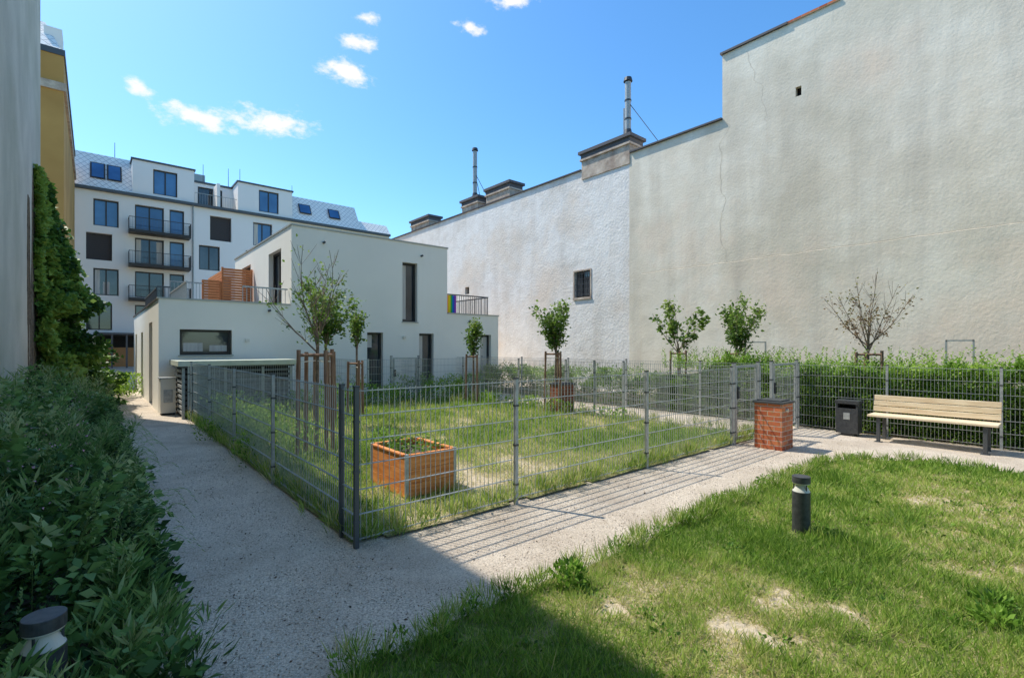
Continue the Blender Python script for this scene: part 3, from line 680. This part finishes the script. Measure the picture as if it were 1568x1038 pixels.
# ------------------------------------------------------------------ trees
def tree(name,x,y,trunk,top,rad,nleaf,m,cz=.5,lsz=.06,nl=7,wide=1.,spread=.05,el0=.6,el1=1.2):
    mb=MB(); pts=[]
    lean=(random.gauss(0,.03),random.gauss(0,.03)); b0=Vector((x,y,0)); b1=Vector((x+lean[0],y+lean[1],trunk))
    mb.tube(b0,(b0+b1)/2+Vector((.01,.01,0)),.032,.027,'bark',n=8,cap=False); mb.tube((b0+b1)/2+Vector((.01,.01,0)),b1,.027,.023,'bark',n=8,cap=False)
    Ht=top-trunk; c=Vector((x,y,trunk+Ht*cz))
    for i in range(nl):
        a=i*6.283/nl+random.uniform(-.4,.4); el=random.uniform(el0,el1) if i else 1.45
        d=Vector((math.cos(a)*math.cos(el)*wide,math.sin(a)*math.cos(el)*wide,math.sin(el)))
        st=b1-Vector((0,0,random.uniform(0,.25)))
        L=Ht*random.uniform(.6,1.05) if i else Ht
        p=st; seg=5; r=.014
        for k in range(seg):
            d2=(d+Vector((random.gauss(0,.10),random.gauss(0,.10),.12))).normalized(); q=p+d2*(L/seg)
            mb.tube(p,q,r,r*.75,'bark',n=5,cap=False); r*=.75; 
            if k>=1:
                for _ in range(3):
                    a2=random.uniform(0,6.28); e=(d2*.8+Vector((math.cos(a2),math.sin(a2),random.uniform(-.1,.6)))*.8).normalized()
                    l2=random.uniform(.4,1)*rad*.55; m1=p+e*l2*.5+Vector((0,0,.02)); q2=p+e*l2+Vector((0,0,.06))
                    mb.tube(p,m1,r*.5,.004,'bark',n=3,cap=False); mb.tube(m1,q2,.004,.002,'bark',n=3,cap=False)
                    for s in np.linspace(.3,1,6): pts.append(p+(q2-p)*float(s))
            pts.append(q); pts.append((p+q)/2)
            p=q; d=d2
    o=mb.make(name,origin=(x,y,0),smooth=True)
    pts=[q for q in pts if q.z<top+.15]; P=[];D=[];V=[]
    hubs=[random.choice(pts) for _ in range(max(12,nleaf//22))]
    for _ in range(nleaf):
        q=random.choice(pts) if random.random()<.45 else random.choice(hubs)
        P.append((q.x+random.gauss(0,spread),q.y+random.gauss(0,spread),q.z+random.gauss(0,spread)))
        out=(q-c); D.append((out.x*2+random.gauss(0,.6),out.y*2+random.gauss(0,.6),random.gauss(.1,.6)))
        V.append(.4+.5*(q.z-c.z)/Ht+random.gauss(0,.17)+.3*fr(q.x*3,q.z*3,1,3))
    LL=rng.uniform(.7,1.25,len(P))*lsz
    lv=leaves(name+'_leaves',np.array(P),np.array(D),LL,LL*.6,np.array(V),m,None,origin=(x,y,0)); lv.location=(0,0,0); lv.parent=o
def stakes(x,y,r=.22,h=1.5,n=3,rot=.4):
    w=MB(); P=[]
    for i in range(n):
        a=rot+i*6.283/n; px=x+r*math.cos(a);py=y+r*math.sin(a); P.append((px,py)); w.tube((px+.02*math.cos(a),py+.02*math.sin(a),0),(px,py,h+random.uniform(-.02,.03)),.03,.028,'stake',n=10)
    for i in range(n):
        a,b_=P[i],P[(i+1)%n]; w.tube((a[0],a[1],h-.06),(b_[0],b_[1],h-.06),.022,.022,'stake',n=6); 
    for i in range(n): w.tube((P[i][0],P[i][1],h-.16),(x,y,h-.14),.008,.008,'boxwhite',n=4)
    w.make('tree_support_stakes',origin=(x,y,0))
tree('sapling_tree',.86,3.5,1.75,3.15,.75,360,'leafg',nl=8,lsz=.055,wide=1.0,el0=.75,el1=1.25); stakes(.86,3.5,.26,1.55,4,.2)
tree('sapling_tree',2.0,6.3,1.75,3.0,.42,1600,'leafg',nl=8,lsz=.085,wide=.65,spread=.07); stakes(2.0,6.3)
tree('sapling_tree',2.9,6.9,1.7,2.6,.3,650,'leafg',nl=6,lsz=.075,wide=.4); stakes(2.9,6.9,.18,1.3)
tree('sapling_tree',6.65,7.6,1.5,2.5,.32,800,'leafg',nl=6,lsz=.09,wide=.45,spread=.06); stakes(6.65,7.6,.2,1.4)
tree('sapling_tree',6.9,4.6,1.6,2.85,.42,1700,'leafg',nl=8,lsz=.085,wide=.6,spread=.07); stakes(6.9,4.6)
tree('sapling_tree',10.2,3.25,1.7,2.95,.55,560,'leafg',nl=6,lsz=.12,wide=1.0,spread=.05); stakes(10.2,3.25)
tree('sapling_tree',10.2,1.74,1.62,3.0,.44,1700,'leafg',nl=8,lsz=.085,wide=.65,spread=.07); stakes(10.2,1.74)
tree('bronze_leaf_tree',10.2,-.92,1.75,3.15,.72,560,'leafr',nl=9,lsz=.055,wide=1.0); stakes(10.2,-.92,.24,1.52)

# garden plants
pts=[(random.gauss(.6,.35),random.uniform(3,8.6),random.uniform(.5,1.3)) for _ in range(52)]
clump('garden_shrub',pts,'hedge',150,.5,.22,.055,.35,v0=.5)
pts=[(random.uniform(.2,7.2),random.gauss(8.85,.15),random.uniform(.5,1.3)) for _ in range(56)]+[(random.uniform(1,10),random.gauss(9.9,.25),random.uniform(.6,1.6)) for _ in range(40)]
clump('garden_shrub',pts,'hedge',110,.5,.25,.07,.45,v0=.55)
pts=[(random.gauss(7.0,.12),random.uniform(2,8),random.uniform(.5,1)) for _ in range(26)]
clump('garden_shrub',pts,'hedge',110,.4,.22,.07,.4,v0=.55)
pts=[(random.gauss(1.7,.3),random.gauss(2.9,.25),random.uniform(.5,1)) for _ in range(7)]
clump('garden_shrub',pts,'hedge',130,.42,.16,.05,.4,v0=.55)
pts=[(random.uniform(.2,7.0),random.uniform(1.8,9),random.uniform(.4,1)) for _ in range(170)]
clump('meadow_grass',pts,'grass',26,.28,.10,.16,.05,v0=.38,up=2)

# ------------------------------------------------------------------ planter
def planter(x0,y0,sx,sy,h):
    w=MB(); n=3; t=.028
    for k in range(n):
        z0=.03+k*(h-.05)/n; z1=z0+(h-.05)/n-.003
        w.box(x0+.03,x0+sx-.03,y0,y0+t,z0,z1,'planterwood'); w.box(x0+.03,x0+sx-.03,y0+sy-t,y0+sy,z0,z1,'planterwood')
        w.box(x0,x0+t,y0+.03,y0+sy-.03,z0,z1,'planterwood'); w.box(x0+sx-t,x0+sx,y0+.03,y0+sy-.03,z0,z1,'planterwood')
    for a in (x0-.004,x0+sx-.031):
        for c in (y0-.004,y0+sy-.031): w.box(a,a+.035,c,c+.035,0,h+.005,'galv')
    w.box(x0+.05,x0+sx-.05,y0+.05,y0+sy-.05,.02,h-.07,'soil')
    w.box(x0+.05,x0+sx-.05,y0-.012,y0+.04,h-.02,h,'planterwood'); w.box(x0+.05,x0+sx-.05,y0+sy-.04,y0+sy+.012,h-.02,h,'planterwood')
    w.box(x0-.012,x0+.04,y0+.05,y0+sy-.05,h-.02,h,'planterwood'); w.box(x0+sx-.04,x0+sx+.012,y0+.05,y0+sy-.05,h-.02,h,'planterwood')
    o=w.make('wooden_planter',bevel=.003)
    P=[];D=[];V=[];LL=[]
    for _ in range(22):
        px=random.uniform(x0+.08,x0+sx-.08);py=random.uniform(y0+.08,y0+sy-.08); hh=random.uniform(.05,.26)
        for _ in range(18):
            a=random.uniform(0,6.28); r=random.random()*.06; P.append((px+r*math.cos(a),py+r*math.sin(a),h-.07+hh*random.random())); D.append((math.cos(a),math.sin(a),random.gauss(.5,.4))); LL.append(random.uniform(.03,.065)); V.append(random.gauss(.35,.2))
    LL=np.array(LL); leaves('planter_plants',np.array(P),np.array(D),LL,LL*.5,np.array(V),'hedge',o)
q=c2s(-1.10,5.09)
planter(q[0],q[1],.62,.86,.48)

def pillar(x,y,w_=.42,h=.72,m='brick'):
    w=MB(); w.box(x-w_/2,x+w_/2,y-w_/2,y+w_/2,0,h,m); w.box(x-w_/2-.02,x+w_/2+.02,y-w_/2-.02,y+w_/2+.02,h,h+.035,'galvdark')
    w.box(x-w_/2+.03,x+w_/2-.03,y-w_/2+.03,y+w_/2-.03,h+.035,h+.055,'anth')
    if m=='brick': w.tube((x-.05,y-w_/2,h-.1),(x-.05,y-w_/2-.03,h-.1),.035,.03,'steel',n=10)
    w.make('brick_pillar',origin=(x,y,0),bevel=.004)
q=c2s(4.17,7.85); pillar(q[0],q[1]-.02)
q=c2s(1.3,12.0); pillar(q[0]-.1,q[1],h=.7,m='brickdark')

# ------------------------------------------------------------------ bench
w=MB(); y0,y1=-2.93,-1.33; xb=8.52
for y in (y0+.12,y1-.17):
    w.box(xb-.02,xb+.03,y,y+.05,0,.40,'galvdark')
    w.box(xb+.36,xb+.41,y,y+.05,0,.40,'galvdark')
    w.box(xb-.04,xb+.42,y,y+.05,.40,.425,'galvdark')
    for k in range(8):
        a=.36+.10*k/8; w.box(xb+a,xb+a+.035,y,y+.05,.425+k*.042,.425+(k+1)*.042,'galvdark')
    w.box(xb-.05,xb+.06,y-.03,y+.08,0,.012,'galvdark')
for k in range(4): w.box(xb-.05+k*.105,xb+.045+k*.105,y0,y1,.425,.46,'benchwood')
for k,(z,a) in enumerate([(.49,.335),(.585,.365),(.68,.395)]): w.box(xb+a,xb+a+.03,y0,y1,z,z+.085,'benchwood')
w.make('park_bench',bevel=.005)
w=MB(); bx,by=8.9,-.95
w.box(bx-.14,bx+.14,by-.17,by+.17,.05,.50,'anth'); w.box(bx-.155,bx+.155,by-.185,by+.185,.58,.64,'anth')
w.box(bx-.14,bx+.14,by-.17,by-.14,.50,.58,'anth'); w.box(bx-.14,bx+.14,by+.14,by+.17,.50,.58,'anth'); w.box(bx+.11,bx+.14,by-.14,by+.14,.50,.58,'anth')
w.box(bx-.09,bx+.09,by-.1,by+.1,0,.05,'galvdark'); w.box(bx-.145,bx-.14,by-.05,by+.05,.3,.42,'galv')
w.make('litter_bin',bevel=.008)

def bollard(X,Y,h=.5,r=.07):
    x,y=c2s(X,Y); w=MB(); n=32
    w.tube((x,y,0),(x,y,h-.13),r,r,'anth',n=n); w.tube((x,y,h-.13),(x,y,h-.06),r*.98,r*.45,'lens',n=n); 
    for k in range(3): w.tube((x+r*.8*math.cos(k*2.1),y+r*.8*math.sin(k*2.1),h-.13),(x+r*.8*math.cos(k*2.1),y+r*.8*math.sin(k*2.1),h-.055),.006,.006,'anth',n=6)
    w.tube((x,y,h-.065),(x,y,h-.055),r*.9,r*.99,'lens',n=n); w.tube((x,y,h-.055),(x,y,h),r,r,'anth',n=n)
    w.make('bollard_light',origin=(x,y,0),bevel=.003)
bollard(2.48,4.2); bollard(-1.93,2.02,h=.5,r=.072)

P=[];D=[]
for _ in range(420):
    if random.random()<.6: x,y=random.uniform(-1.2,.0),random.uniform(-2,9)
    else: x,y=random.uniform(-1,9),random.uniform(-1.4,-.02)
    P.append((x,y,.008)); a=random.uniform(0,6.28); D.append((math.cos(a),math.sin(a),.15))
M['debris']=leafmat('dry_leaf',[(.05,.035,.02),(.15,.10,.06),(.5,.46,.4)],.1)
leaves('leaf_litter',np.array(P),np.array(D),rng.uniform(.008,.034,len(P)),rng.uniform(.006,.016,len(P)),rng.uniform(0,1,len(P)),'debris')
M['pebble']=leafmat('pebble',[(.26,.20,.15),(.54,.45,.35),(.86,.78,.67)],.0,.9)
n=20000; P=np.empty((n,3)); k=0
while k<n:
    if random.random()<.5: x,y=random.uniform(-1.3,.0),random.uniform(-3,5)
    else: x,y=random.uniform(-1.3,8),random.uniform(-1.45,-.02)
    if fr(x,y,1.7,15)<-.1 and random.random()<.6: continue
    P[k]=(x,y,.005); k+=1
a=rng.uniform(0,6.28,n); sz=rng.uniform(.004,.015,n)
leaves('path_pebbles',P,np.stack([np.cos(a),np.sin(a),.25*np.ones(n)],1),sz,sz*.8,rng.uniform(0,1,n),'pebble',fold=.35)

# ------------------------------------------------------------------ light, world, camera
sd=Vector((-.28,.64,1.0)).normalized()
li=bpy.data.lights.new('sun','SUN'); li.energy=5; li.angle=math.radians(.5); li.color=(1,.95,.85)
so=bpy.data.objects.new('sun',li); COL.objects.link(so); so.rotation_euler=sd.to_track_quat('Z','Y').to_euler(); so.location=(-5,10,30)
wd=bpy.data.worlds.new('World'); S.world=wd; wd.use_nodes=True; N=wd.node_tree.nodes; L=wd.node_tree.links
bg=N['Background']; sk=N.new('ShaderNodeTexSky'); sk.sky_type='NISHITA'; sk.sun_disc=False
sk.sun_elevation=math.asin(sd.z); sk.sun_rotation=math.atan2(sd.x,sd.y); sk.air_density=1.0; sk.dust_density=.8; sk.ozone_density=1.3; sk.altitude=200
bg.inputs[1].default_value=.15
tc=N.new('ShaderNodeTexCoord'); nz=N.new('ShaderNodeTexNoise'); nz.inputs['Scale'].default_value=26; nz.inputs['Detail'].default_value=10; nz.inputs['Roughness'].default_value=.65
mpz=N.new('ShaderNodeMapping'); mpz.inputs['Scale'].default_value=(1,1,1.8); L.new(tc.outputs['Generated'],mpz.inputs[0]); L.new(mpz.outputs[0],nz.inputs['Vector'])
acc=None
for (px,py,rx,ry) in [(532,110,30,13),(308,182,40,14),(365,181,30,10),(412,188,54,15),(214,136,17,9),(720,40,18,9),(550,66,24,8),(562,28,16,7),(786,3,28,7)]:
    u=px-784;v=532-py; c=Vector((u*.7615+750*.648,-u*.648+750*.7615,v)); ln=c.length; c.normalize()
    a=rx/ln; b_=ry/ln
    sb=N.new('ShaderNodeVectorMath'); sb.operation='SUBTRACT'; L.new(tc.outputs['Generated'],sb.inputs[0]); sb.inputs[1].default_value=c
    ml=N.new('ShaderNodeVectorMath'); ml.operation='MULTIPLY'; ml.inputs[1].default_value=(1/a,1/a,1/b_); L.new(sb.outputs[0],ml.inputs[0])
    le=N.new('ShaderNodeVectorMath'); le.operation='LENGTH'; L.new(ml.outputs[0],le.inputs[0])
    if acc is None: acc=le.outputs['Value']
    else:
        mn=N.new('ShaderNodeMath'); mn.operation='MINIMUM'; L.new(acc,mn.inputs[0]); L.new(le.outputs['Value'],mn.inputs[1]); acc=mn.outputs[0]
m1=N.new('ShaderNodeMath'); m1.operation='MULTIPLY_ADD'; m1.inputs[1].default_value=4.2; m1.inputs[2].default_value=-1.25; L.new(nz.outputs['Fac'],m1.inputs[0])
m2=N.new('ShaderNodeMath'); m2.operation='SUBTRACT'; L.new(m1.outputs[0],m2.inputs[0]); L.new(acc,m2.inputs[1])
mr=N.new('ShaderNodeMapRange'); mr.interpolation_type='SMOOTHSTEP'; mr.inputs[1].default_value=-.6; mr.inputs[2].default_value=.7; L.new(m2.outputs[0],mr.inputs[0])
hs=N.new('ShaderNodeHueSaturation'); hs.inputs['Saturation'].default_value=1.25; hs.inputs['Value'].default_value=1.6; L.new(sk.outputs[0],hs.inputs['Color'])
tn=N.new('ShaderNodeMix'); tn.data_type='RGBA'; tn.blend_type='MULTIPLY'; tn.inputs[0].default_value=1; L.new(hs.outputs[0],tn.inputs[6]); tn.inputs[7].default_value=(.78,1.0,1.06,1)
mx=N.new('ShaderNodeMix'); mx.data_type='RGBA'; L.new(mr.outputs[0],mx.inputs[0]); L.new(tn.outputs[2],mx.inputs[6]); mx.inputs[7].default_value=(7,7,7,1)
L.new(mx.outputs[2],bg.inputs[0])

cd=bpy.data.cameras.new('camera'); co=bpy.data.objects.new('camera',cd); COL.objects.link(co); S.camera=co
cd.sensor_width=36; cd.lens=36*750/1568; cd.shift_y=.0083; cd.clip_end=1500; cd.clip_start=.05
co.location=(-1.583,-3.773,1.6); co.rotation_euler=(math.radians(90),0,-math.atan2(.648,.7615))
S.view_settings.view_transform='Standard'; S.view_settings.look='None'; S.view_settings.exposure=0
